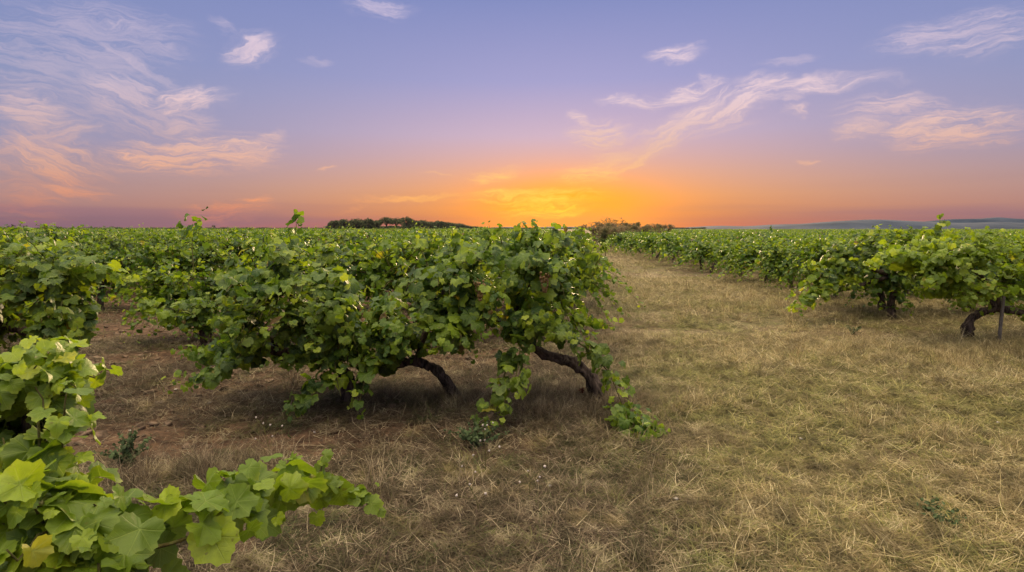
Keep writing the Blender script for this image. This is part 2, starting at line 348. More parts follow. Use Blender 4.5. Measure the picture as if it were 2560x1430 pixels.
class Leaves:
    def __init__(s, seed): s.P = []; s.N = []; s.T = []; s.S = []; s.C = []; s.g = np.random.default_rng(seed)
    def add(s, P, N, T, S, C=None):
        n = len(P)
        s.P.append(P); s.N.append(N); s.T.append(T); s.S.append(np.broadcast_to(S, (n,)))
        s.C.append(s.g.beta(2.2, 2.6, n) if C is None else C)
    def strand(s, path, size, step=.05, center=None, spread=.06, tipfrac=.45, up=.55, young=.16):
        """alternate leaves along a path"""
        g = s.g
        seg = np.linalg.norm(np.diff(path, axis=0), axis=1); L = seg.sum(); n = max(3, int(L/step))
        cum = np.concatenate([[0], np.cumsum(seg)]); u = np.linspace(0.02, 1, n)*L
        u = np.clip(u+g.normal(0, step*.3, n), 0, L)
        P = np.stack([np.interp(u, cum, path[:, k]) for k in range(3)], -1)
        tg = norm(np.gradient(P, axis=0)+1e-6)
        sd = norm(np.cross(tg, [0, 0, 1.0])+1e-4)*np.where(np.arange(n) % 2 == 0, 1, -1)[:, None]
        out = norm(g.normal(0, 1, (n, 3))*.6+sd+np.array([0, 0, .5]))
        if center is not None: out = norm(out+.9*norm(P-center))
        P2 = P+out*g.uniform(.4, 1.2, (n, 1))*spread
        N = norm(out*.6+np.array([0, -0.12, up])+g.normal(0, .42, (n, 3)))
        Tt = out*.7+tg*.5+np.array([0, 0, -.75])+g.normal(0, .4, (n, 3))
        f = u/L; S = size*(1-(1-tipfrac)*np.clip((f-.6)/.4, 0, 1)**1.2)*g.uniform(.50, 1.18, n)
        C = np.clip(g.beta(2.2, 2.8, n)+young*np.clip((f-.55)/.45, 0, 1)*.9, 0, .94)
        k = g.random(n) < .015; C[k] = g.uniform(.95, 1, k.sum())
        s.add(P2, N, Tt, S, C)
    def blob(s, c, rad, n, size, shell=.55, young=0):
        g = s.g; d = norm(g.normal(0, 1, (n, 3))); rr = (shell+(1-shell)*g.random((n, 1)))
        P = c+d*rr*np.asarray(rad)
        s.add(P, norm(d*.7+[0, -.1, .5]+g.normal(0, .4, (n, 3))), d*.4+[0, 0, -.7]+g.normal(0, .4, (n, 3)), size*g.uniform(.6, 1.15, n), np.clip(g.beta(2.2, 2.8, n)+young, 0, .96))
    def mesh(s, name, kind, mat, origin=(0, 0, 0), zmin=.02):
        P = np.concatenate(s.P)-np.asarray(origin); N = np.concatenate(s.N); Tt = np.concatenate(s.T); S = np.concatenate(s.S); C = np.concatenate(s.C)
        P[:, 2] = np.maximum(P[:, 2], zmin)
        N = norm(N); Y = norm(Tt-(Tt*N).sum(-1, keepdims=True)*N); X = np.cross(Y, N)
        tp = TPL[kind]; pick = s.g.integers(0, len(tp), len(P)); Vs = []; Fs = []; Cs = []; Us = []; off = 0
        for k, (tv, tf, tu) in enumerate(tp):
            i = np.where(pick == k)[0]
            if not len(i): continue
            z = tv[:, 2][None]*s.g.uniform(.6, 1.9, (len(i), 1))
            V = P[i][:, None]+S[i][:, None, None]*(tv[:, 0][None, :, None]*X[i][:, None]+tv[:, 1][None, :, None]*Y[i][:, None]+z[..., None]*N[i][:, None])
            m = len(tv); Fs.append((tf[None]+(np.arange(len(i))*m)[:, None, None]).reshape(-1, 3)+off)
            Vs.append(V.reshape(-1, 3)); Cs.append(np.repeat(C[i], m)); Us.append(np.tile(tu, (len(i), 1))); off += m*len(i)
        return mesh(name, np.concatenate(Vs), np.concatenate(Fs), mat, True, np.concatenate(Cs), np.concatenate(Us))

def in_poly(poly, g, n):
    poly = np.array(poly, float); lo, hi = poly.min(0), poly.max(0); out = []
    while len(out) < n:
        p = g.uniform(lo, hi); c = False; j = len(poly)-1
        for i in range(len(poly)):
            a, b = poly[i], poly[j]
            if (a[1] > p[1]) != (b[1] > p[1]) and p[0] < (b[0]-a[0])*(p[1]-a[1])/(b[1]-a[1])+a[0]: c = not c
            j = i
        if c: out.append(p)
    return np.array(out)

def bunch(tb, c, L, g, r=.011, n=70):
    """conical cluster of berries added to lists"""
    V, F = tb
    ico_v = np.array([[0, 0, 1], [.894, 0, .447], [.276, .851, .447], [-.724, .526, .447], [-.724, -.526, .447], [.276, -.851, .447],
                      [.724, .526, -.447], [-.276, .851, -.447], [-.894, 0, -.447], [-.276, -.851, -.447], [.724, -.526, -.447], [0, 0, -1]])
    ico_f = np.array([[0,1,2],[0,2,3],[0,3,4],[0,4,5],[0,5,1],[1,6,2],[2,7,3],[3,8,4],[4,9,5],[5,10,1],[2,6,7],[3,7,8],[4,8,9],[5,9,10],[1,10,6],[6,11,7],[7,11,8],[8,11,9],[9,11,10],[10,11,6]])
    for _ in range(n):
        t = g.random()**.8; a = g.uniform(0, 6.28); rr = (.036*(1-t)+.006)
        p = np.array(c)+[math.cos(a)*rr, math.sin(a)*rr, -t*L]
        off = sum(len(v) for v in V)
        V.append(ico_v*r*g.uniform(.85, 1.15)+p); F.append(ico_f+off)

def add_bunches(parent, pts, mat, g, origin, L=.14):
    for p in pts:
        V, F = [], []; bunch((V, F), np.array(p)-origin, L, g)
        link('grape_bunch', mesh('grape_bunch', np.concatenate(V), np.concatenate(F), mat), parent)

# ------------------------------------------------------------------ generic vine
def generic_vine(seed, kind, nshoot, size, mat, h=1.0, step=.055, stems=True):
    g = np.random.default_rng(seed); LV = Leaves(seed+500); TB = Tubes(); SB = Tubes()
    lean = g.uniform(-.2, .2); head = np.array([lean, g.uniform(-.08, .08), .50])
    tr = spline([[0, 0, -.05], [lean*.2, 0, .15], [lean*.9, head[1]*.6, .33], head], 10)
    TB.add(tr, np.linspace(.046, .034, 10)*g.uniform(.9, 1.2), 9, .18, g)
    heads = []
    for sx in (-1, 1, -1, 1):
        e = head+np.array([sx*g.uniform(.15, .42), g.uniform(-.18, .18), g.uniform(.05, .2)])
        TB.add(spline([head+[0, 0, -.03], (head+e)/2+[0, 0, -.03], e], 6), np.linspace(.036, .018, 6), 7, .2, g); heads.append(e)
    c0 = head+[0, 0, .15]
    for i in range(nshoot):
        p0 = heads[i % 4]+g.normal(0, .03, 3); a = g.uniform(0, 2*math.pi); e = g.uniform(-.25, 1.35); L = g.uniform(.45, 1.0)
        d = np.array([math.cos(a)*math.cos(e)*1.05, math.sin(a)*math.cos(e)*.85, math.sin(e)])
        top = p0+d*L*.6; end = p0+np.array([d[0]*L, d[1]*L, d[2]*L*.75-(.60*L*(1.1-d[2]))])
        mx = h*(1+g.uniform(-.16, .06)+(.22 if g.random() < .10 else 0)); end[2] = min(max(end[2], .14), mx); top[2] = min(top[2], mx)
        P = bez(p0, top+[0, 0, .05], end, 9)
        if stems: SB.add(P, np.linspace(.006, .002, 9), 4)
        LV.strand(P, size, step, c0)
    return TB.mesh('trunk', M_BARK), LV.mesh('foliage', kind, mat), (SB.mesh('cane', M_STEM) if stems else None)

def place_vine(var, loc, rz, s, label, group, name='grapevine'):
    o = empty(name, loc, rz); o.scale = s; tag(o, label, 'grapevine', group)
    for nm, me in zip(('trunk', 'foliage', 'cane'), var):
        if me: link(nm, me, o)
    return o

ORD = ['first','second','third','fourth','fifth','sixth','seventh','eighth','ninth','tenth','eleventh','twelfth','thirteenth','fourteenth','fifteenth','sixteenth',
       'seventeenth','eighteenth','nineteenth','twentieth','twenty-first','twenty-second','twenty-third','twenty-fourth','twenty-fifth','twenty-sixth','twenty-seventh','twenty-eighth','twenty-ninth','thirtieth']
G_LEFT, G_RIGHT = 'grapevines in rows left of the grassy track', 'grapevines in rows right of the grassy track'

def custom_vine(seed, base, headpts, polys, label, group, kind='main', mat=None, size=.075, step=.044, trunk_r=.045, trails=(), bunches=(), pink=(), arms=(), name='grapevine', tscale=1.12):
    """a vine surveyed from the photo. base: ground point; headpts: trunk course; polys: (pixel outline, depth0, depth1, shoots)"""
    mat = mat or M_LEAFV; g = np.random.default_rng(seed); base = np.array(base, float)
    o = empty(name, base); tag(o, label, 'grapevine', group)
    TB, SB, LV = Tubes(), Tubes(), Leaves(seed+900)
    pts = [base+[0, 0, -.05]]+[np.array(p) for p in headpts]; head = pts[-1]; n = 16
    TB.bark(spline(pts, n)-base, [trunk_r*1.7, trunk_r*1.15, trunk_r*.95, trunk_r*.9, trunk_r*.8], g)
    for arm in arms:
        TB.bark(spline(arm, 12)-base, [trunk_r*.8, trunk_r*.6, trunk_r*.35], g, 12)
    starts = [head]+[np.array(a[-1]) for a in arms]+[np.array(a[len(a)//2]) for a in arms]
    for poly, d0, d1, ns in polys:
        tg = in_poly(poly, g, ns); dep = g.uniform(d0, d1, ns)
        cen = np.array(poly, float).mean(0); cc = at(cen[0], cen[1], (d0+d1)/2)
        for (px, py), D in zip(tg, dep):
            e = at(px, py, D); s0 = min(starts, key=lambda q: np.linalg.norm(q-e)); dv = e-s0; L = np.linalg.norm(dv)
            P = bez(s0, s0+dv*.5+[0, 0, .12*L+.03], e, 9)+g.normal(0, .008, (9, 3))
            SB.add(P-base, np.linspace(.006, .002, 9), 4)
            k = 0 if L < .35 else int(9*(1-.42/L)*.8); k = min(max(k, 0), 5)
            LV.strand(P[k:], size, step, cc, .07)
    link('trunk', TB.mesh('trunk', M_BARK), o)
    if SB.V: link('cane', SB.mesh('cane', M_STEM), o)
    if LV.P: link('foliage', LV.mesh('foliage', kind, mat, base), o)
    for i, tr_ in enumerate(trails):
        pts, sz, stp, spr = tr_[:4]; sz *= tscale; stp *= .62; ymat = tr_[4] if len(tr_) > 4 else mat; yo = tr_[5] if len(tr_) > 5 else .3
        P = spline(pts, 24); L2 = Leaves(seed+31*i+7); S2 = Tubes()
        L2.strand(P, sz, stp, None, spr, .4, .4, yo); L2.strand(P, sz*.8, stp*1.5, None, spr*1.7, .4, .3, yo)
        S2.add(P-base, np.linspace(.007, .002, 24), 5)
        t = link('trailing_shoot', L2.mesh('trailing_shoot', kind, ymat, base), o)
        link('cane', S2.mesh('cane', M_STEM), t)
    add_bunches(o, bunches, M_GRAPE, g, base); add_bunches(o, pink, M_GRAPEY, g, base)
    return o

# ------------------------------------------------------------------ ground
def hnoise(x, y, seed, octs=4, f0=1.0):
    g = np.random.default_rng(seed); z = 0*x; a = 1.0
    for o in range(octs):
        for k in range(4):
            th = g.uniform(0, 6.28); f = f0*2**o*g.uniform(.7, 1.3); ph = g.uniform(0, 6.28)
            z = z+a*np.sin((x*math.cos(th)+y*math.sin(th))*f+ph+1.3*np.sin((x*math.sin(th)-y*math.cos(th))*f*.6+ph*2))/4
        a *= .5
    return z
def soil_zone(x, y):
    """1 on bare tilled soil between the vine rows"""
    e = .45+.12*(y-4.5)
    a = np.clip((e-x)/.8, 0, 1)*np.clip((y-2.9-.25*np.clip(x+2,0,2))/.9, 0, 1)
    return a
def gz(x, y):
    far = np.exp(-(np.hypot(x, y)/60)**2)
    z = (hnoise(x, y, 3, 2, .5)*.035+hnoise(x, y, 5, 3, 4.0)*.026+hnoise(x, y, 6, 3, 13.0)*.012*np.exp(-(y/9)**2))*far
    z = z+soil_zone(x, y)*(hnoise(x, y, 9, 4, 14.0)*.014)*np.exp(-(y/12)**2)
    return z
u = np.linspace(-1, 1, 520); xs = np.sinh(u*7.6)*(3900/np.sinh(7.6)); v = np.linspace(0, 1, 560)
ys = -12+2.0*np.sinh(v*8.2)*(3880/2.0/np.sinh(8.2))+v*14
X, Y = np.meshgrid(xs, ys); Z = gz(X, Y)
nx, ny = len(xs), len(ys); ii = (np.arange(ny-1)[:, None]*nx+np.arange(nx-1)[None]).ravel()
m, t = material('soil_and_straw')
pos = t.node('ShaderNodeNewGeometry').outputs['Position']
sx = t.node('ShaderNodeSeparateXYZ', {0: pos}).outputs
n1 = t.noise(pos, .9, 5, .6); n2 = t.noise(pos, 9, 6, .7); n3 = t.noise(pos, 60, 4, .7); n4 = t.noise(pos, .25, 3, .5)
trk = t.rng(t.m('ADD', t.m('SUBTRACT', t.m('SUBTRACT', sx[0], t.m('MULTIPLY', sx[1], .13)), .0), t.m('MULTIPLY', n1, .5)), -.2, 1.0)
soil = t.mix(t.rng(n2, .35, .68), (0.060,0.034,0.022,1), (0.20,0.118,0.070,1))
straw = t.mix(t.rng(n2, .35, .65), (0.075,0.052,0.03,1), (0.23,0.17,0.09,1))
straw = t.mix(t.m('MULTIPLY', t.rng(n1, .45, .65), .6), straw, (0.13,0.14,0.05,1))
col = t.mix(t.m('MULTIPLY', trk, .85), soil, straw)
col = t.mix(t.m('MULTIPLY', t.rng(n3, .5, .75), .35), col, (0.05,0.035,0.022,1))
p = t.node('ShaderNodeBsdfPrincipled', {'Base Color': col, 'Roughness': 0.97, 'Specular IOR Level': 0.1})
hh = t.m('ADD', t.m('MULTIPLY', n2, .7), t.m('MULTIPLY', n3, .35))
bp = t.node('ShaderNodeBump', {'Strength': 1.0, 'Distance': 0.03, 'Height': hh}); t.l.new(bp.outputs[0], p.inputs['Normal'])
t.node('ShaderNodeOutputMaterial', {0: p.outputs[0]})
gnd = link('ground', mesh('ground', np.stack([X, Y, Z], -1).reshape(-1, 3), np.stack([ii, ii+1, ii+nx+1, ii+nx], -1), m))
tag(gnd, kind='structure')

# ------------------------------------------------------------------ scatter (stuff) through geometry nodes
def scatter(name, variants, P, vi, rot, scl, mat=None):
    colx = bpy.data.collections.new(name+'_kinds')
    for i, me in enumerate(variants):
        colx.objects.link(bpy.data.objects.new(f'{name}_kind_{i:02d}', me))
    me = bpy.data.meshes.new(name); me.vertices.add(len(P)); me.vertices.foreach_set('co', np.asarray(P, np.float32).ravel())
    a = me.attributes.new('vi', 'INT', 'POINT'); a.data.foreach_set('value', np.asarray(vi, np.int32))
    a = me.attributes.new('rot', 'FLOAT_VECTOR', 'POINT'); a.data.foreach_set('vector', np.asarray(rot, np.float32).ravel())
    a = me.attributes.new('scl', 'FLOAT_VECTOR', 'POINT'); a.data.foreach_set('vector', np.asarray(scl, np.float32).ravel())
    o = link(name, me); tag(o, kind='stuff')
    ng = bpy.data.node_groups.new(name, 'GeometryNodeTree')
    ng.interface.new_socket('Geometry', in_out='INPUT', socket_type='NodeSocketGeometry')
    ng.interface.new_socket('Geometry', in_out='OUTPUT', socket_type='NodeSocketGeometry')
    N, L = ng.nodes, ng.links
    gi, go = N.new('NodeGroupInput'), N.new('NodeGroupOutput')
    iop = N.new('GeometryNodeInstanceOnPoints'); ci = N.new('GeometryNodeCollectionInfo')
    ci.inputs[0].default_value = colx; ci.inputs[1].default_value = True; ci.inputs[2].default_value = True
    def attr(nm, dt):
        n = N.new('GeometryNodeInputNamedAttribute'); n.data_type = dt; n.inputs[0].default_value = nm; return n.outputs[0]
    L.new(gi.outputs[0], iop.inputs['Points']); L.new(ci.outputs[0], iop.inputs['Instance'])
    iop.inputs['Pick Instance'].default_value = True
    L.new(attr('vi', 'INT'), iop.inputs['Instance Index'])
    er = N.new('FunctionNodeEulerToRotation'); L.new(attr('rot', 'FLOAT_VECTOR'), er.inputs[0]); L.new(er.outputs[0], iop.inputs['Rotation'])
    L.new(attr('scl', 'FLOAT_VECTOR'), iop.inputs['Scale'])
    L.new(iop.outputs[0], go.inputs[0])
    md = o.modifiers.new('scatter', 'NODES'); md.node_group = ng
    return o

def grass_mat(name, kind):
    m, t = material(name)
    pos = t.node('ShaderNodeNewGeometry').outputs['Position']; rnd = t.node('ShaderNodeAttribute', attribute_name='rnd').outputs['Fac']
    s = t.node('ShaderNodeSeparateXYZ', {0: pos}).outputs
    n1 = t.noise(pos, .8, 4, .6); n2 = t.noise(pos, 4, 3, .6)
    if kind == 'straw':
        a = t.ramp(rnd, [(0, (0.055,0.036,0.026)), (.45, (0.125,0.085,0.055)), (.8, (0.25,0.18,0.11)), (1, (0.52,0.41,0.26))])
        b = t.ramp(rnd, [(0, (0.115,0.080,0.036)), (.45, (0.30,0.225,0.10)), (.8, (0.52,0.40,0.19)), (1, (0.80,0.66,0.37))])
    else:
        a = t.ramp(rnd, [(0, (0.045,0.060,0.022)), (.5, (0.085,0.095,0.035)), (1, (0.17,0.15,0.06))])
        b = t.ramp(rnd, [(0, (0.075,0.085,0.026)), (.5, (0.21,0.20,0.060)), (1, (0.46,0.39,0.13))])
    trk = t.rng(t.m('ADD', t.m('SUBTRACT', t.m('SUBTRACT', s[0], t.m('MULTIPLY', s[1], .13)), .1), t.m('MULTIPLY', t.m('SUBTRACT', n1, .5), 1.6)), -.3, 1.2)
    c = t.mix(trk, a, b)
    n3 = t.noise(pos, 2.2, 4, .7)
    c = t.mix(t.m('MULTIPLY', t.rng(n2, .48, .62), .5), c, (0.085,0.058,0.032,1) if kind == 'straw' else (0.20,0.15,0.06,1))
    c = t.mix(t.m('MULTIPLY', t.rng(n3, .55, .66), .4), c, (0.50,0.37,0.17,1) if kind == 'straw' else (0.30,0.25,0.07,1))
    n4 = t.noise(pos, 6.5, 3, .65)
    c = t.mix(t.m('MULTIPLY', t.rng(n4, .52, .36), .6), c, (0.055,0.048,0.022,1))
    c = t.mix(t.m('MULTIPLY', t.rng(n4, .54, .68), .45), c, (0.62,0.52,0.30,1) if kind == 'straw' else (0.36,0.34,0.12,1))
    p = t.node('ShaderNodeBsdfPrincipled', {'Base Color': c, 'Roughness': 0.8, 'Specular IOR Level': 0.2})
    tr = t.node('ShaderNodeBsdfTranslucent', {0: c})
    o = t.node('ShaderNodeMixShader', {0: .2, 1: p.outputs[0], 2: tr.outputs[0]}).outputs[0]
    t.node('ShaderNodeOutputMaterial', {0: o}); return m
M_STRAW, M_GRASS = grass_mat('dry_straw', 'straw'), grass_mat('short_grass', 'green')

def blades(seed, n, rad, Lr, wr, tilt, curl, mat, nseg=3, clump=0, lay=0.0):
    """ribbons growing/lying in a disc"""
    g = np.random.default_rng(seed); V = []; F = []; C = []
    a = g.uniform(0, 6.283, n); r = rad*np.sqrt(g.random(n)); B = np.stack([r*np.cos(a), r*np.sin(a), g.uniform(0, lay, n)], -1)
    if clump:
        cc = B[g.integers(0, n, clump)]; B = cc[g.integers(0, clump, n)]+g.normal(0, .03 if lay > .02 else .018, (n, 3))*[1, 1, .1]
    az_ = g.uniform(0, 6.283, n); L = g.uniform(*Lr, n); W = g.uniform(*wr, n); ti = np.radians(g.uniform(*tilt, n)); cu = g.uniform(*curl, n); bend = g.normal(0, .5, n)
    for k in range(nseg+1):
        f = k/nseg
        el_ = ti-cu*f; ax = az_+bend*f
        if k == 0: P = B.copy()
        else:
            P = P+np.stack([np.cos(ax)*np.cos(el_), np.sin(ax)*np.cos(el_), np.sin(el_)], -1)*(L/nseg)[:, None]
            P[:, 2] = np.maximum(P[:, 2], B[:, 2]*.6+.003)
        wv_ = np.stack([-np.sin(ax), np.cos(ax), 0*ax], -1)
        roll = g.uniform(-.4, .4, n); wv_[:, 2] = roll
        wd = (W*(1-.75*f**2))[:, None]/2
        V += [P-wv_*wd, P+wv_*wd]
    Vn = np.stack(V, 1); m_ = 2*(nseg+1)
    fb = np.array([[2*k, 2*k+1, 2*k+3, 2*k+2] for k in range(nseg)])
    F = (fb[None]+(np.arange(n)*m_)[:, None, None]).reshape(-1, 4)
    c = g.random(n)
    return mesh('blades', Vn.reshape(-1, 3), F, mat, True, np.repeat(c, m_))

g = np.random.default_rng(11)
strawV = [blades(100+i, 230, .30, (.035, .15), (.0016, .0034), (-6, 34), (-.3, 1.2), M_STRAW, 4, 40, .035) for i in range(6)]
grassV = [blades(200+i, 230, .26, (.04, .13), (.0018, .0034), (2, 48), (.2, 1.3), M_GRASS, 4, 14, .02) for i in range(6)]
tallV = [blades(300+i, 60, .10, (.12, .30), (.0016, .003), (45, 88), (.2, 1.1), M_STRAW, 4, 5, .01) for i in range(4)]
VAR = strawV+grassV+tallV   # 0-5 straw, 6-11 grass, 12-15 tall

def pts_in_view(n, y0, y1, power=1.0):
    y = y0+(y1-y0)*g.random(n)**power; x = g.uniform(-1, 1, n)*(y*.98+.6); return x, y
def track(x, y): return np.clip((x-.13*y+.3)/1.0, 0, 1)*np.clip((6.6-x)/.8, 0, 1)
P, VI, S = [], [], []
for (n, y0, y1, sc0) in ((1500, .7, 3.2, 1.0), (3400, 3.2, 7, 1.15), (3800, 7, 16, 1.6), (3600, 16, 45, 2.6)):
    x, y = pts_in_view(n, y0, y1, .62)
    sz = soil_zone(x, y); tk = track(x, y); patch = hnoise(x, y, 21, 3, .9)+.5
    near = y < 3.0
    keep = g.random(n) < np.where(sz > .3, .16+.3*(patch > .75), 1.0)
    gp = np.clip(.18+.32*tk+.45*(patch-.5), .05, .75); gp = np.where((sz > .3), .25, gp); gp = np.where((~(tk > .5)) & (sz <= .3), .32, gp)
    isg = g.random(n) < gp
    vi = np.where(isg, g.integers(6, 12, n), g.integers(0, 6, n))
    tall = g.random(n) < np.where(tk > .9, .008, .02); vi = np.where(tall, g.integers(12, 16, n), vi)
    k = np.where(keep)[0]
    P.append(np.stack([x, y, gz(x, y)], -1)[k]); VI.append(vi[k]); S.append((sc0*g.uniform(.7, 1.2, n))[k])
# taller soft tufts under the right hand vines and under the central row
def tufts(cx, cy, rx, ry, n, s0, kinds=(12, 16)):
    x = cx+rx*g.normal(0, .5, n); y = cy+ry*g.normal(0, .5, n)
    P.append(np.stack([x, y, gz(x, y)], -1)); VI.append(g.integers(*kinds, n)); S.append(s0*g.uniform(.6, 1.2, n))
tufts(5.2, 6.0, 2.2, .7, 170, .8); tufts(5.0, 5.7, 2.4, .8, 200, 1.3, (6, 12)); tufts(.55, 4.35, .8, .4, 130, .7); tufts(-.3, 4.3, .9, .3, 60, .7); tufts(4.2, 3.3, 1.2, .6, 60, .6)
tufts(3.15, 3.6, .9, .3, 60, .55); tufts(2.6, 2.6, .9, .35, 40, .45); tufts(-.7, 4.5, .35, .2, 30, .5); tufts(.75, 4.45, .35, .2, 40, .5); tufts(-1.75, 3.0, .5, .2, 45, .9); tufts(1.35, 2.75, .35, .25, 60, .8, (0, 6)); tufts(4.5, 9.5, 3, 3, 120, 1.0)
for _ in range(90):   # clumps of raked hay on the track
    cy_ = 2.2+10*g.random()**1.4; cx_ = g.uniform(.9, 1)*(.4+.13*cy_)+g.uniform(0, 4.6); r_ = g.uniform(.15, .45)
    if abs(cx_) < cy_+.5: tufts(cx_, cy_, r_, r_*.45, int(12*r_/.3), g.uniform(.45, .75), (0, 6) if g.random() < .65 else (6, 12))
P = np.concatenate(P); VI = np.concatenate(VI); S = np.concatenate(S); n = len(P)
P[:, 2] -= .004
scatter('dry_grass', VAR, P, VI, np.stack([g.uniform(-.06, .06, n), g.uniform(-.06, .06, n), g.uniform(0, 6.28, n)], -1), np.stack([S, S, S*g.uniform(.7, 1.2, n)], -1))

# soil clods and pale pebbles
def lump(seed, mat, flat=.6, name='clod'):
    g2 = np.random.default_rng(seed); nu, nv_ = 9, 6; V = []
    for j in range(nv_+1):
        for i in range(nu):
            a, b = 2*math.pi*i/nu, math.pi*j/nv_
            r_ = 1+.22*g2.normal() if 0 < j < nv_ else 1
            V.append([r_*math.cos(a)*math.sin(b), r_*math.sin(a)*math.sin(b), r_*math.cos(b)*flat])
    F = [[j*nu+i, (j+1)*nu+i, (j+1)*nu+(i+1) % nu, j*nu+(i+1) % nu] for j in range(nv_) for i in range(nu)]
    return mesh(name, np.array(V), np.array(F), mat)
M_CLOD = simple('soil_clod', (0.16,0.105,0.068), 1, .45, 18, bump=.01)
clods = [lump(s, M_CLOD) for s in range(5)]; pebs = [lump(s+20, M_PEB) for s in range(3)]
n = 9000; x, y = pts_in_view(n, 3.0, 11, .8); k = (soil_zone(x, y) > .4); x, y = x[k], y[k]; n = len(x)
s = .006+.022*g.random(n)**4*1.6
scatter('soil_clods', clods, np.stack([x, y, gz(x, y)+s*.2], -1), g.integers(0, 5, n), g.uniform(0, 6.28, (n, 3))*[.1, .1, 1], np.stack([s*1.3, s, s*.9], -1))
n = 260; x, y = pts_in_view(n, 2.6, 26, .9); s = (.005+.008*g.random(n)**2)*(1+y*.06); s = np.where(soil_zone(x, y) > .4, s, s*.8)
scatter('pebbles', pebs, np.stack([x, y, gz(x, y)+s*.9+np.where(soil_zone(x, y) > .4, 0, .015)], -1), g.integers(0, 3, n), g.uniform(0, 6.28, (n, 3))*[.1, .1, 1], np.stack([s*1.2, s, s], -1))

# ------------------------------------------------------------------ the first row: vines surveyed one by one
g = np.random.default_rng(5)
D0 = 4.5
# vine at the end of the row, leaning trunk by the track
bA = gr(1505, 1005); D = bA[1]
custom_vine(1, bA, [at(1480,950,D), at(1430,905,D), at(1360,880,D), at(1290,830,D-.05)],
  [([(1210,660),(1290,590),(1380,580),(1430,620),(1450,700),(1440,780),(1380,815),(1210,820)], D-.6, D+.5, 95),
   ([(1300,575),(1340,560),(1390,575),(1430,570),(1450,700),(1300,700)], D-.3, D+.2, 16),
   ([(1260,800),(1350,780),(1440,800),(1470,840),(1440,860),(1360,870),(1270,860)], D-.65, D+.1, 34)],
  'large bushy grapevine with a thick leaning trunk at the track end of the nearest row', G_LEFT, size=.069, trunk_r=.039,
  arms=[[at(1300,840,D), at(1230,790,D), at(1180,760,D+.1)], [at(1290,830,D), at(1330,760,D+.1), at(1390,720,D+.1)], [at(1290,830,D), at(1300,740,D), at(1330,680,D)]],
  trails=[([at(1260,640,D), at(1254,607,D), at(1248,574,D-.02)], .056, .034, .05), ([at(1300,620,D), at(1304,593,D), at(1308,566,D-.02)], .056, .034, .05), ([at(1375,610,D), at(1380,591,D), at(1385,572,D-.02)], .056, .034, .05), ([at(1450,660,D), at(1463,630,D), at(1476,600,D-.02)], .056, .034, .05), ([at(1465,720,D), at(1480,694,D), at(1495,668,D-.02)], .056, .034, .05), ([at(1400,830,D-.1), at(1465,870,D-.25), at(1520,930,D-.35), at(1555,1010,D-.5), at(1590,1090,D-.65)], .060, .026, .09),
          ([at(1560,1050,D-.6), at(1590,1105,D-.7), at(1620,1115,D-.72), at(1645,1085,D-.72)], .058, .011, .10, M_LEAFY), ([at(1575,1060,D-.65), at(1600,1100,D-.7), at(1605,1135,D-.72)], .055, .010, .10),
          ([at(1290,800,D-.2), at(1300,860,D-.45), at(1290,940,D-.6), at(1255,1020,D-.7), at(1225,1080,D-.75)], .06, .034, .08),
          ([at(1275,900,D-.5), at(1240,990,D-.68), at(1190,1085,D-.75)], .055, .045, .07),
          ([at(1330,640,D-.1), at(1333,590,D-.1), at(1340,560,D-.1)], .06, .035, .06),
          ([at(1400,640,D-.1), at(1412,600,D-.1), at(1418,568,D-.1)], .05, .04, .045),
          ([at(1440,720,D), at(1490,660,D), at(1505,635,D)], .055, .04, .05),
          ([at(1430,800,D), at(1490,810,D), at(1535,815,D+.05)], .055, .035, .06)],
  pink=[at(1362,680,D-.45), at(1200,700,D-.5)])
bB = gr(1150, 1000); D = bB[1]
custom_vine(2, bB, [at(1120,960,D), at(1080,925,D), at(1030,912,D), at(960,915,D)],
  [([(1000,740),(1020,665),(1080,620),(1180,605),(1250,620),(1260,720),(1240,840),(1130,875),(960,885),(890,830),(960,790)], D-.65, D+.55, 135),
   ([(890,860),(1160,850),(1190,900),(1050,900),(900,930)], D-.4, D+.4, 40),
   ([(940,820),(1060,800),(1200,830),(1180,890),(1050,880),(940,900)], D-.75, D-.1, 60)],
  'grapevine with an arched dark trunk, second from the track in the nearest row', G_LEFT, size=.069, trunk_r=.034,
  arms=[[at(1040,915,D), at(1060,840,D), at(1100,760,D+.05), at(1120,700,D)], [at(960,915,D), at(980,840,D), at(960,770,D)], [at(960,915,D), at(900,890,D), at(860,860,D)]],
  trails=[([at(1010,700,D), at(1003,670,D), at(996,640,D-.02)], .056, .034, .05), ([at(1065,660,D), at(1073,626,D), at(1081,592,D-.02)], .056, .034, .05), ([at(1140,640,D), at(1135,608,D), at(1130,576,D-.02)], .056, .034, .05), ([at(1215,640,D), at(1221,606,D), at(1227,572,D-.02)], .056, .034, .05), ([at(960,850,D-.4), at(920,930,D-.55), at(900,1000,D-.6), at(895,1035,D-.62)], .058, .034, .07),
          ([at(1090,820,D-.4), at(1110,830,D-.55), at(1135,850,D-.62), at(1090,890,D-.65)], .066, .04, .07, M_LEAFY),
          ([at(1080,700,D-.2), at(1060,640,D-.1), at(1035,600,D)], .055, .045, .05)])
bC = gr(868, 1010); D = bC[1]
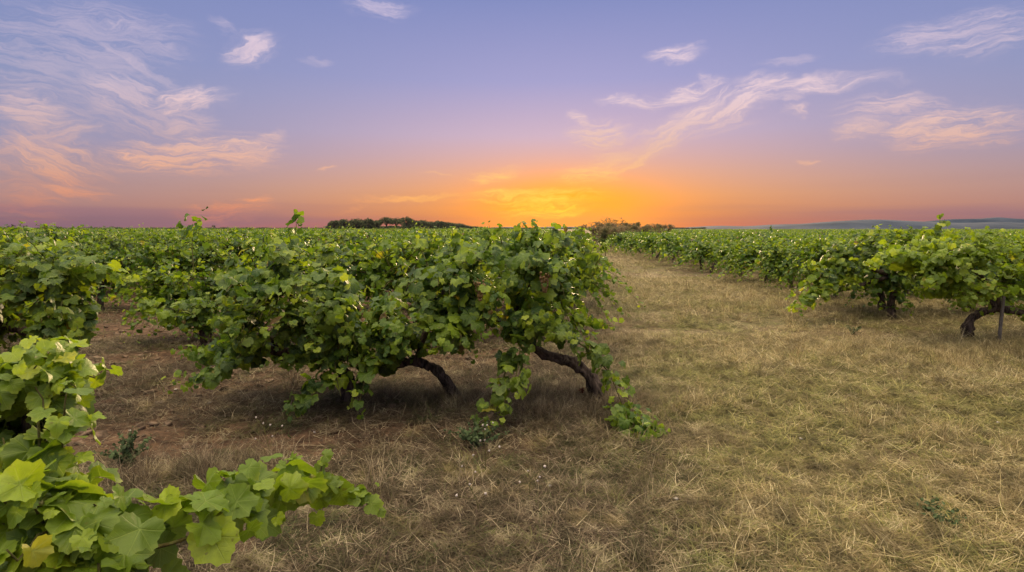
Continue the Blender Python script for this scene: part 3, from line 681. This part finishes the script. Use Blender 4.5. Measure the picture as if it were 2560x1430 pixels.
custom_vine(3, bC, [at(868,960,D), at(860,930,D), at(830,905,D), at(790,890,D)],
  [([(550,790),(555,710),(600,645),(680,612),(780,630),(835,700),(870,790),(930,860),(880,915),(700,875),(600,865)], D-.65, D+.5, 160),
   ([(570,850),(700,870),(930,870),(900,930),(700,935),(590,915)], D-.5, D+.5, 55),
   ([(540,800),(640,740),(860,760),(900,860),(740,890),(580,880)], D-.75, D-.2, 75)],
  'sprawling grapevine over bare soil, third from the track in the nearest row', G_LEFT, size=.069, trunk_r=.045,
  arms=[[at(790,890,D), at(720,875,D), at(640,880,D), at(580,890,D)], [at(800,890,D), at(780,800,D), at(720,720,D)], [at(800,890,D), at(860,810,D), at(880,740,D)], [at(700,880,D), at(640,800,D), at(610,720,D)]],
  trails=[([at(590,680,D), at(581,654,D), at(572,628,D-.02)], .056, .034, .05), ([at(650,650,D), at(655,621,D), at(660,592,D-.02)], .056, .034, .05), ([at(735,640,D), at(729,612,D), at(723,585,D-.02)], .056, .034, .05), ([at(800,680,D), at(811,646,D), at(822,612,D-.02)], .056, .034, .05), ([at(850,850,D-.4), at(838,920,D-.5), at(852,990,D-.55)], .058, .03, .09), ([at(640,850,D-.3), at(560,925,D-.4), at(500,950,D-.45), at(425,965,D-.5)], .06, .026, .08),
          ([at(620,780,D-.3), at(575,820,D-.5), at(545,800,D-.6)], .075, .035, .06, M_LEAFY),
          ([at(840,900,D-.3), at(790,980,D-.5), at(735,1020,D-.65), at(715,1050,D-.7)], .06, .03, .08, M_LEAFV, -.25),
          ([at(580,870,D), at(520,890,D+.1), at(450,880,D+.1)], .06, .03, .08),
          ([at(800,800,D-.5), at(850,790,D-.6), at(880,770,D-.65)], .066, .04, .07, M_LEAFY),
          ([at(640,670,D), at(620,620,D), at(640,600,D)], .055, .05, .05)])
bD = gr(500, 830); D = 5.6
custom_vine(4, [at(520,700,D)[0], D, 0], [at(510,860,D), at(505,800,D)],
  [([(400,750),(540,740),(560,850),(480,870),(390,820)], D-.3, D+.2, 40)],
  'low straggling grapevine set back left of the sprawling nearest-row vine', G_LEFT, size=.062, trunk_r=.03,
  trails=[([at(500,800,D), at(430,800,D-.2), at(375,775,D-.3), at(350,735,D-.35)], .066, .035, .07, M_LEAFY)])
D = 4.55
for i, (px, lab) in enumerate(((110, 'dark leafy grapevine left of the bare soil gap in the nearest row'), (-130, 'shaded grapevine cut by the left edge, behind the large foreground leaves'))):
    x0 = at(px, 900, D)[0]
    custom_vine(10+i, [x0, D, 0], [[x0-.05, D, .3], [x0, D, .5]],
      [([(px-170,600+20*i),(px-40,585),(px+70,600),(px+130,680),(px+120,860),(px+40,900),(px-150,900)], D-.75, D+.5, 170)],
      lab, G_LEFT, size=.069, trunk_r=.045, arms=[[[x0, D, .5], [x0-.3, D, .65], [x0-.45, D, .9]], [[x0, D, .5], [x0+.25, D, .65], [x0+.3, D-.1, .9]]],
      trails=[([at(180,700,D-.3), at(240,680,D-.4), at(325,700,D-.45)], .066, .035, .07, M_LEAFY), ([at(200,740,D-.3), at(215,800,D-.4), at(200,860,D-.4)], .06, .04, .06)] if i == 0 else [])

# the vine right by the camera
D = 1.75
x0 = -1.75
custom_vine(20, [x0, 1.75, 0], [[x0, 1.75, .3], [x0+.05, 1.7, .45]],
  [([(-200,950),(60,900),(140,880),(190,960),(200,1050),(190,1200),(100,1300),(-200,1300)], 1.5, 2.05, 120),
   ([(-200,1200),(150,1200),(300,1300),(330,1400),(300,1500),(-200,1500)], 1.1, 1.55, 70),
   ([(20,890),(160,880),(230,930),(200,1000),(60,1010)], 1.6, 1.9, 24)],
  'yellow-green grapevine with big leaves in the near foreground, its arm reaching right', G_LEFT, kind='near', mat=M_LEAFY, size=.064, step=.040, trunk_r=.04, tscale=.85,
  arms=[[[x0+.05, 1.7, .45], at(100,1300,1.5), at(250,1400,1.3)], [[x0+.05, 1.7, .45], at(50,1100,1.8), at(80,1000,1.8)]],
  trails=[([at(100,1330,1.4), at(330,1370,1.3), at(480,1340,1.35), at(600,1270,1.5), at(640,1240,1.6)], .09, .036, .09, M_LEAFY),
          ([at(560,1300,1.5), at(660,1240,1.7), at(740,1215,1.85), at(800,1190,1.95)], .095, .036, .07, M_LEAFY),
          ([at(760,1220,1.9), at(830,1210,2.0), at(880,1240,2.05), at(930,1265,2.1)], .075, .040, .04, M_LEAFY),
          ([at(780,1220,1.9), at(800,1180,1.95), at(805,1160,1.95)], .085, .05, .04, M_LEAFY)])

# ------------------------------------------------------------------ vines of the rows behind: kinds, then copies
midV = [generic_vine(700+i, 'mid', 116, .061, M_LEAF, 1.06, .048) for i in range(6)]
farV = [generic_vine(800+i, 'far', 60, .085, M_LEAF, 1.06, .078, False) for i in range(5)]
g = np.random.default_rng(77)
count = 8; last_l = None
farP = []
def fill(xe, xdir, y, row, left):
    global count
    x = xe+g.uniform(-.15, .15); k = 0
    lim = .93*y+1.0
    while abs(x) < lim if (xdir < 0 and x < 0) or xdir > 0 else True:
        if xdir > 0 and x > lim: break
        yy = y+g.uniform(-.12, .12); s = g.uniform(.80, 1.20); rz = g.choice([0, math.pi])+g.uniform(-.25, .25)
        sz = (.88+.42*(s-.8)/.4+g.uniform(-.06, .10)) if xdir < 0 else g.uniform(.98, 1.18)
        if y > 34 and 4.2 < x < 5.95+.17*(y-34): x += xdir*1.15; continue
        if y < 33.5 and count < 300 and k < 30:
            v = midV[g.integers(0, 6)] if y < 15 else farV[g.integers(0, 5)]
            sd = 'left' if left else 'right'
            place_vine(v, (x, yy, gz(np.array(x), np.array(yy)).item()), rz, (s*1.05, s*1.05, sz),
               f'green grapevine, {ORD[k]} from the track in the {ORD[row]} row {sd} of it', G_LEFT if left else G_RIGHT)
            count += 1
        else: farP.append((x, yy, rz, s, sz))
        x += xdir*1.38*g.uniform(.85, 1.12)*(2 if g.random() < .04 else 1); k += 1
row = 1; y = 7.1
while y < 230:
    fill(-.15+.125*(y-4.5), -1, y, min(row, 29), True); row += 1; y += 2.55 if y < 60 else 3.5
row = 2; y = 9.3
while y < 230:
    fill(6.1 if y < 12 else 6.5, 1, y, min(row, 29), False); row += 1; y += 1.75 if y < 30 else 2.5 if y < 60 else 3.5
print('vines', count, 'far', len(farP))
fp = np.array(farP); n = len(fp)
fmesh = [v[1] for v in farV]
scatter('distant_vineyard', fmesh, np.stack([fp[:, 0], fp[:, 1], 0*fp[:, 0]], -1), g.integers(0, 5, n), np.stack([0*fp[:, 0], 0*fp[:, 0], fp[:, 2]], -1), np.stack([fp[:, 3]*1.1, fp[:, 3]*1.1, fp[:, 4]], -1))

# shoots that stand above the rows
def tip(px0, py0, px1, py1, Dp, sz, stp, spr, label, nm='upright_vine_shoot', root=None):
    p0, p1 = at(px0, py0, Dp), at(px1, py1, Dp); b = np.array([p0[0], Dp, p0[2]-.5])
    P = spline([b, p0, (p0+p1)/2+[.02, 0, 0], p1], 14)
    o = empty(nm, b); tag(o, label, 'vine shoot', 'vine shoots standing above the rows')
    S2 = Tubes(); S2.add(P-b, np.linspace(.006, .002, 14), 5); link('cane', S2.mesh('cane', M_STEM), o)
    L2 = Leaves(int(px0)); L2.strand(P[4:], sz, stp, None, spr, .7, .2, 0); link('foliage', L2.mesh('foliage', 'mid', M_LEAF, b, -9), o)
tip(738,590,735,530,7.0,.085,.034,.12,'tall upright shoot with paired leaves standing clear against the pink sky')
tip(480,600,495,553,6.9,.07,.012,.20,'bushy clump of shoot tips rising above the vines under the pink sky')
tip(1220,585,1222,560,9.5,.06,.06,.08,'small leafy shoot tip against the orange sky at the foot of the pine slope')
tip(1300,590,1302,564,7.2,.05,.06,.07,'small forked shoot tip against the brightest orange sky')
tip(2310,620,2362,548,7.4,.07,.020,.08,'shoot leaning right above the right-hand vines, against the hills')
tip(1905,610,1925,568,11,.07,.045,.09,'short shoot tip above the right-hand vines beside the low hills')

# ------------------------------------------------------------------ right hand block, nearest vines
bR = gr(2425, 850); D = bR[1]
custom_vine(30, bR, [at(2420,820,D), at(2440,790,D), at(2500,775,D), at(2580,790,D)],
  [([(2200,640),(2560,600),(2700,640),(2700,790),(2440,780),(2300,740)], D-.8, D-.2, 60),
   ([(2200,630),(2300,585),(2420,565),(2520,580),(2640,570),(2720,640),(2700,790),(2450,790),(2330,730),(2230,680)], D-.6, D+.5, 130),
   ([(2380,590),(2460,575),(2560,590),(2560,660),(2400,660)], D-.5, D, 24)],
  'big yellow-green grapevine with an arched trunk beside the grassy track, nearest on the right', G_RIGHT, size=.068, step=.042, trunk_r=.045, kind='main', mat=M_LEAFY,
  arms=[[at(2500,775,D), at(2480,720,D), at(2420,660,D)], [at(2560,790,D), at(2600,720,D), at(2580,650,D)], [at(2500,775,D), at(2420,720,D), at(2350,690,D)]],
  trails=[([at(2380,690,D-.1), at(2310,660,D-.2), at(2240,645,D-.3), at(2172,660,D-.35)], .085, .020, .12, M_LEAFY),
          ([at(2400,700,D-.2), at(2330,690,D-.4), at(2280,690,D-.5)], .07, .035, .08, M_LEAFY),
          ([at(2420,720,D-.2), at(2420,760,D-.3), at(2415,780,D-.3)], .07, .03, .06, M_LEAFY),
          ([at(2400,720,D), at(2350,735,D), at(2300,730,D-.1), at(2290,712,D-.1)], .07, .035, .07)])
st = empty('vine_stake', gr(2497, 862)); tag(st, 'thin weathered wooden stake beside the arched trunk of the nearest right-hand vine', 'stake')
S2 = Tubes(); S2.add([[0, 0, -.1], [0, 0, .3], [.01, 0, .62]], .018, 8, .06, np.random.default_rng(1)); link('post', S2.mesh('post', M_WOOD), st)
b2 = gr(2235, 800); D = b2[1]
custom_vine(31, b2, [at(2230,760,D), at(2240,720,D), at(2230,690,D)],
  [([(2040,690),(2050,610),(2160,570),(2330,570),(2360,680),(2290,740),(2130,720)], D-.5, D+.5, 95)],
  'grapevine whose long leafy shoot slopes down to the track, second row on the right', G_RIGHT, size=.068, step=.042, kind='main', trunk_r=.04,
  arms=[[at(2230,690,D), at(2160,665,D), at(2110,650,D)], [at(2230,690,D), at(2280,650,D), at(2300,620,D)], [at(2230,690,D), at(2140,715,D), at(2090,730,D)]],
  trails=[([at(2150,670,D-.1), at(2080,690,D-.3), at(2040,735,D-.5), at(1988,782,D-.7)], .085, .018, .12),
          ([at(2120,660,D-.1), at(2060,660,D-.2), at(2000,672,D-.3)], .065, .035, .06, M_LEAFY),
          ([at(2230,690,D), at(2245,740,D-.1), at(2285,785,D-.2)], .06, .045, .08), ([at(2180,690,D), at(2182,720,D-.1), at(2180,745,D-.1)], .06, .05, .06)])

# ------------------------------------------------------------------ small plants and stones near the camera
def stone(px, py, r, label):
    p = gr(px, py); o = link('stone', lump(int(px), M_STONE, .7, 'stone')); o.location = (p[0], p[1], gz(p[0], p[1])+r*.35); o.scale = (r*1.2, r, r*.9); tag(o, label, 'stone')
stone(396, 1006, .034, 'rounded tan stone lying on the bare soil left of the sprawling vine')
stone(1538, 1190, .022, 'small pale brown stone in the straw below the trailing shoot')
stone(262, 935, .02, 'little whitish stone on the soil beside the foreground vine leaves')
def weed(px, py, h, n, label, seed, spread=.09):
    p = gr(px, py); p[2] = gz(p[0], p[1]); o = empty('weed', p); tag(o, label, 'weed', 'green weeds in the mown grass')
    g2 = np.random.default_rng(seed); TBx = Tubes(); LV = Leaves(seed)
    for i in range(n):
        a = g2.uniform(0, 6.28); e = np.array([math.cos(a)*spread*g2.random()*1.6, math.sin(a)*spread*g2.random()*1.6, h*g2.uniform(.6, 1.05)])
        P_ = bez(g2.normal(0, .01, 3)*[1, 1, 0], e*[.3, .3, .7], e, 8); TBx.add(P_, np.linspace(.003, .001, 8), 4)
        LV.strand(P_, .020, .011, None, .012, .5, .5, 0)
    link('stem', TBx.mesh('stem', M_WEED), o); link('foliage', LV.mesh('foliage', 'far', M_WEED), o)
weed(320, 1165, .20, 22, 'dark green bushy weed on brown dry grass right of the foreground leaves', 61, .12)
weed(2350, 1300, .09, 14, 'small dark green weed in the yellow grass at the lower right', 62)
weed(1190, 1110, .16, 16, 'low green weed at the foot of the hanging vine shoot', 63, .14)
weed(2130, 840, .10, 12, 'green weed at the edge of the grass below the right-hand vines', 64, .12)
def flower(px, py, h, label, seed, nb=7):
    p = gr(px, py); p[2] = gz(p[0], p[1]); o = empty('wildflower', p); tag(o, label, 'wildflower', 'dried wildflowers in the grass')
    g2 = np.random.default_rng(seed); TBx = Tubes(); V, F = [], []
    main = bez(np.zeros(3), np.array([.01, 0, h*.5]), np.array([g2.normal()*.04, g2.normal()*.03, h]), 9); TBx.add(main, np.linspace(.0028, .0012, 9), 4)
    for i in range(nb):
        s0 = main[g2.integers(3, 9)]; e = s0+np.array([g2.normal()*.05, g2.normal()*.05, g2.uniform(.03, .09)])
        TBx.add(bez(s0, (s0+e)/2+[0, 0, -.01], e, 5), .0012, 4); hd = lump_v(e, g2.uniform(.004, .007), g2); hd_me = mesh('flower_head', hd[0], hd[1], M_FLOWER); link('flower_head', hd_me, o)
    link('stem', TBx.mesh('stem', M_STEM), o)
def lump_v(c, r, g2):
    me = lump(int(g2.integers(1000)), M_FLOWER, 1.1, 'tmp'); V = np.zeros(len(me.vertices)*3); me.vertices.foreach_get('co', V); V = V.reshape(-1, 3)*r+c
    F = np.array([list(p.vertices) for p in me.polygons]); bpy.data.meshes.remove(me); return V, F
flower(1212, 1200, .26, 'tallest dried wildflower with pale heads below the hanging vine shoot', 71, 9)
flower(1195, 1290, .15, 'short wildflower with one cluster of pale heads in the near grass', 72, 5)
flower(675, 1165, .22, 'spindly dried wildflower standing above the foreground leafy arm', 73, 6)
flower(1320, 1240, .12, 'dried wildflower with whitish heads under the central vines', 74, 5)
# withered leaf bunch at the leaning trunk
wl = Leaves(91); pw = at(1455, 985, bA[1]-.05); wl.blob(pw, (.03, .03, .06), 9, .022, .3)
tag(link('withered_leaf_cluster', wl.mesh('withered_leaf_cluster', 'mid', M_RED, pw), None, pw), 'dark red withered leaf cluster hanging by the leaning trunk', 'withered leaf')
# young plant on the track
yv = at(1512, 648, 21.0); yv[2] = 0; o = empty('young_vine', yv); tag(o, 'young staked vine standing alone at the far end of the track', 'young vine')
L2 = Leaves(44); L2.blob(np.array([0, 0, .72]), (.22, .15, .25), 40, .09, .2, .15); link('foliage', L2.mesh('foliage', 'far', M_LEAFY), o)
S2 = Tubes(); S2.add([[0, 0, -.05], [.02, 0, .4], [0, 0, .85]], [.02, .015, .008], 6); link('stem', S2.mesh('stem', M_STEM), o)

# ------------------------------------------------------------------ trees
def tri_cloud(P, Nn, size, g2, name, mat):
    n = len(P); a = norm(np.cross(Nn, g2.normal(0, 1, (n, 3)))); b = np.cross(Nn, a); s = (size*g2.uniform(.5, 1.3, n))[:, None]
    V = np.stack([P-a*s*.5, P+a*s*.5, P+a*s*.2+b*s*.8, P-a*s*.35+b*s*.6], 1).reshape(-1, 3)
    F = np.arange(n*4).reshape(-1, 4); return mesh(name, V, F, mat, False)
def pine(seed, H, W_):
    g2 = np.random.default_rng(seed); TBx = Tubes(); hb = H*.36
    TBx.add(spline([[0, 0, -.3], [g2.normal()*.15, 0, hb*.5], [g2.normal()*.3, g2.normal()*.2, hb], [g2.normal()*.3, 0, H*.8]], 12), np.linspace(.24, .09, 12), 8, .1, g2)
    Pn, Nn = [], []
    for i in range(15):
        a = g2.uniform(0, 6.28); r = W_*.5*math.sqrt(g2.random())*.8; c = np.array([math.cos(a)*r, math.sin(a)*r, H*.52+H*.34*(1-(r/(W_*.5))**1.6)+g2.normal()*H*.02])
        TBx.add(spline([[0, 0, hb*g2.uniform(.75, 1.05)], [c[0]*.55, c[1]*.55, H*.68], c], 7), np.linspace(.09, .03, 7), 5)
        n = 190; d = norm(g2.normal(0, 1, (n, 3))); rad = np.array([W_*.18, W_*.18, H*.17])*g2.uniform(.8, 1.25)
        Pn.append(c+d*rad*g2.uniform(.6, 1.05, (n, 1))); Nn.append(norm(d+g2.normal(0, .5, (n, 3))))
    return TBx.mesh('trunk', M_TRUNK), tri_cloud(np.concatenate(Pn), np.concatenate(Nn), .34, g2, 'crown', M_PINE)
def roundtree(seed, H, W_, mat, hb=.12, n=1600, bare=False):
    g2 = np.random.default_rng(seed); TBx = Tubes(); TBx.add([[0, 0, -.3], [g2.normal()*.03*H, 0, H*.3], [g2.normal()*.06*H, 0, H*.7]], [.035*H, .025*H, .01*H], 7, .1, g2)
    tips = []
    for i in range(26 if bare else 12):
        a = g2.uniform(0, 6.28); e = np.array([math.cos(a)*W_*.5*g2.uniform(.3, 1), math.sin(a)*W_*.5*g2.uniform(.3, 1), H*g2.uniform(.5, 1)])
        s0 = np.array([0, 0, H*g2.uniform(.1, .5)]); pth = spline([s0, (s0+e)/2+[0, 0, -.04*H], e], 7); TBx.add(pth, np.linspace(.013*H, .003*H, 7), 5); tips.append(pth)
        if bare:
            for j in range(6):
                q = pth[g2.integers(2, 7)]; e2 = q+g2.normal(0, .12*H, 3)*[1, 1, .7]+[0, 0, .06*H]; TBx.add([q, (q+e2)/2, e2], [.005*H, .003*H, .002*H], 4); tips.append(np.array([q, e2]))
    cl = [t_[-1] for t_ in tips]
    Pn, Nn = [], []
    k = len(cl); per = max(4, n//k)
    for c in cl:
        d = norm(g2.normal(0, 1, (per, 3))); rr = (W_*.16 if not bare else .05*H)
        Pn.append(c+d*[rr, rr, rr*.8]*g2.uniform(.3, 1.05, (per, 1))*(g2.uniform(.7, 1.3))); Nn.append(norm(d+g2.normal(0, .6, (per, 3))))
    Pn = np.concatenate(Pn); Pn[:, 2] = np.maximum(Pn[:, 2], .05*H)
    return TBx.mesh('trunk', M_TRUNK), tri_cloud(Pn, np.concatenate(Nn), .045*H, g2, 'crown', mat)
pv = [pine(900+i, 8.5, 8.0) for i in range(4)]
rv = [roundtree(950+i, 5.0, 5.0, M_PINE) for i in range(3)]
g = np.random.default_rng(9)
def put(var, nm, px, Y_, s, label, cat, group, z=0.0):
    o = empty(nm, ((px-1280)/FPX*Y_*1.0, Y_, z), g.uniform(0, 6.28)); o.scale = s if hasattr(s, '__len__') else (s, s, s)
    tag(o, label, cat, group)
    for k_, me in zip(('trunk', 'crown'), var): link(k_, me, o)
    return o
GP = 'umbrella pines on the low hill'
pines = [(838,553,330,.8),(862,549,340,1.0),(893,548,335,1.05),(922,549,345,.8),(944,546,350,.95),(968,543,350,1.1),(993,541,350,1.15),(1018,546,380,1.0),(1038,548,400,1.0),(1058,549,420,1.0),
         (1078,552,450,1.0),(1096,555,480,1.0),(1112,556,520,1.0),(1128,558,560,1.0),(1146,560,600,1.0),(1162,562,680,1.0),(1180,565,760,1.0),(1198,567,850,1.0)]
PL = ['low rounded umbrella pine at the left end of the pine hill', 'broad umbrella pine second from the left end of the hill', 'wide flat-topped pine on the left of the pine hill', 'shorter pine in the dip left of the tallest pines',
      'pine just left of the two tallest pines with sky between trunks', 'tall open-trunked pine beside the hill top', 'tallest umbrella pine on top of the hill', 'pine just right of the tallest pine']
for i, (px, py, Y_, wS) in enumerate(pines):
    topz = CAMH+(572-py)/FPX*Y_+g.uniform(-1.0, 1.0); zs = topz/8.3
    zs = max(zs, .55)
    put(pv[i % 4], 'pine_tree', px, Y_, (wS*1.15*Y_/350, wS*1.15*Y_/350, zs), PL[i] if i < 8 else f'small pine on the slope right of the tallest pine, {ORD[i-8]} down the slope', 'pine tree', GP)
g2 = np.random.default_rng(40); ux = g2.uniform(0, 1, 420); up = 826+(1200-826)*ux; uy = np.interp(up, [826,990,1040,1100,1200], [345,365,420,520,850])+g2.uniform(5, 25, 420)
ptop = np.interp(up, [p_[0] for p_ in pines], [p_[1] for p_ in pines]); uh = (CAMH+(572-ptop)/FPX*uy)*g2.uniform(.35, .78, 420)*np.where((up > 948) & (up < 1010), .45, 1)
scatter('pine_undergrowth', [rv[0][1], rv[1][1], rv[2][1]], np.stack([(up-1280)/FPX*uy, uy, 0*uy], -1), g2.integers(0, 3, 420), np.stack([0*uy, 0*uy, g2.uniform(0, 6, 420)], -1), np.stack([1.1*uy/400, 1.1*uy/400, np.maximum(uh, 2.0)/5.0], -1))
GD = 'small trees along the left horizon'
for i, (px, py, Y_) in enumerate(((40,561,600),(70,564,700),(120,566,800),(150,566,800),(285,566,900),(300,568,900),(372,569,900),(408,569,900),(452,569,1000),(538,563,800),(560,568,900),(30,565,700),(620,568,1000),(675,569,1000))):
    topz = CAMH+(572-py)/FPX*Y_
    put(rv[i % 3], 'distant_tree', px, Y_, (1.1*Y_/800, 1.1*Y_/800, topz/5.0), f'tiny dark tree on the far left horizon, {ORD[i]} of them', 'tree', GD)
# far woodland strip: one mass
g2 = np.random.default_rng(4); Pn = []
for k in range(900):
    px = g2.uniform(-60, 1760); Y_ = g2.uniform(850, 1100); Pn.append([(px-1280)/FPX*Y_, Y_, 0])
scatter('far_woodland', [rv[0][1], rv[1][1]], np.array(Pn), g2.integers(0, 2, 900), np.stack([np.zeros(900)]*2+[g2.uniform(0, 6, 900)], -1), np.stack([g2.uniform(1.2, 2.2, 900)]*2+[g2.uniform(.45, .75, 900)], -1))
# scrub at the end of the track
bv = [roundtree(970+i, 1.7, 2.0, M_BUSH, n=2600) for i in range(3)]
GS = 'scrub bushes at the end of the track'
SL = ['dark','brownish','olive','grey-green','ragged','low','rounded','open','leaning','dense','wide','narrow','pale']
for i, (px, Y_, s) in enumerate(((1486,37,.85),(1505,43,.9),(1525,40,.8),(1548,42,.88),(1570,44,.9),(1592,46,.9),(1612,48,.92),(1634,52,1.0),(1655,56,1.0),(1498,52,1.1),(1535,55,1.1),(1580,58,1.1),(1460,50,.95))):
    put(bv[i % 3], 'scrub_bush', px, Y_, s, f'{SL[i]} scrub bush at the end of the track, {ORD[i]} of the thicket', 'bush', GS)
bare = [roundtree(990+i, 3.2, 3.6, M_BUSH, n=700, bare=True) for i in range(2)]
put(bare[0], 'sparse_tree', 1537, 85, (1.15, 1.15, .95), 'larger thin-crowned tree silhouetted on the orange sky at the track end', 'tree', None)
put(bare[1], 'sparse_tree', 1496, 85, (.8, .8, .80), 'smaller thin-crowned tree left of the larger one at the track end', 'tree', None)

# ------------------------------------------------------------------ hills
def ridge(name, prof, Y_, depth, seed, amp=.04):
    px = np.linspace(prof[0][0], prof[-1][0], 260); py = np.interp(px, [p_[0] for p_ in prof], [p_[1] for p_ in prof])
    # smooth the polyline
    kk = np.exp(-np.linspace(-2, 2, 21)**2); kk /= kk.sum(); py = np.convolve(np.pad(py, 10, mode='edge'), kk, 'valid')
    H = np.maximum((572-py)/FPX*Y_+CAMH, 0)
    xx = (px-1280)/FPX*Y_; vv = np.linspace(-1, 1, 31)
    Xg = xx[None]*(1+vv[:, None]*depth/Y_); Yg = Y_+vv[:, None]*depth+0*xx[None]
    prof2 = np.cos(vv*math.pi/2)[:, None]**1.3
    rg = hnoise(Xg, Yg, seed, 4, .011)
    Zg = H[None]*prof2*(1+amp*3*rg*(1-np.exp(-(vv[:, None]/.3)**2)))-1.0*(1-prof2)
    n0, n1_ = Zg.shape; q = (np.arange(n0-1)[:, None]*n1_+np.arange(n1_-1)[None]).ravel()
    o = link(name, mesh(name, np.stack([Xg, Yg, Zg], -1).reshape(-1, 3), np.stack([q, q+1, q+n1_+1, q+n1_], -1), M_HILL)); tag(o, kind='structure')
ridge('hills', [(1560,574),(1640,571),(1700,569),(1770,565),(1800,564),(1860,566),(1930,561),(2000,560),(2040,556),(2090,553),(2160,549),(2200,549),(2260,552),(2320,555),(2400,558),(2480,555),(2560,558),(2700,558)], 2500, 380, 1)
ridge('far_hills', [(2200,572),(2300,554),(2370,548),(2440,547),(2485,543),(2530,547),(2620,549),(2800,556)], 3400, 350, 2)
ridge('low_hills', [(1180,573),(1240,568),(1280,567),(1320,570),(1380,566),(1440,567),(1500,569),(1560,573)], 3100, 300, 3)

# ------------------------------------------------------------------ haze
m, t = material('evening_air'); 
pvn = t.node('ShaderNodeVolumePrincipled', {'Color': (0.04,0.075,0.16,1), 'Density': 0.00009, 'Anisotropy': 0.5})
t.node('ShaderNodeOutputMaterial', {1: pvn.outputs[0]})
x0, x1, y0, y1, z0, z1 = -4200, 4200, -60, 4000, -8, 75
V = np.array([[x, y, z] for z in (z0, z1) for y in (y0, y1) for x in (x0, x1)], float)
F = np.array([[0,2,3,1],[4,5,7,6],[0,1,5,4],[2,6,7,3],[0,4,6,2],[1,3,7,5]])
HAZE = True
if HAZE: tag(link('haze', mesh('haze', V, F, m, False)), kind='stuff')
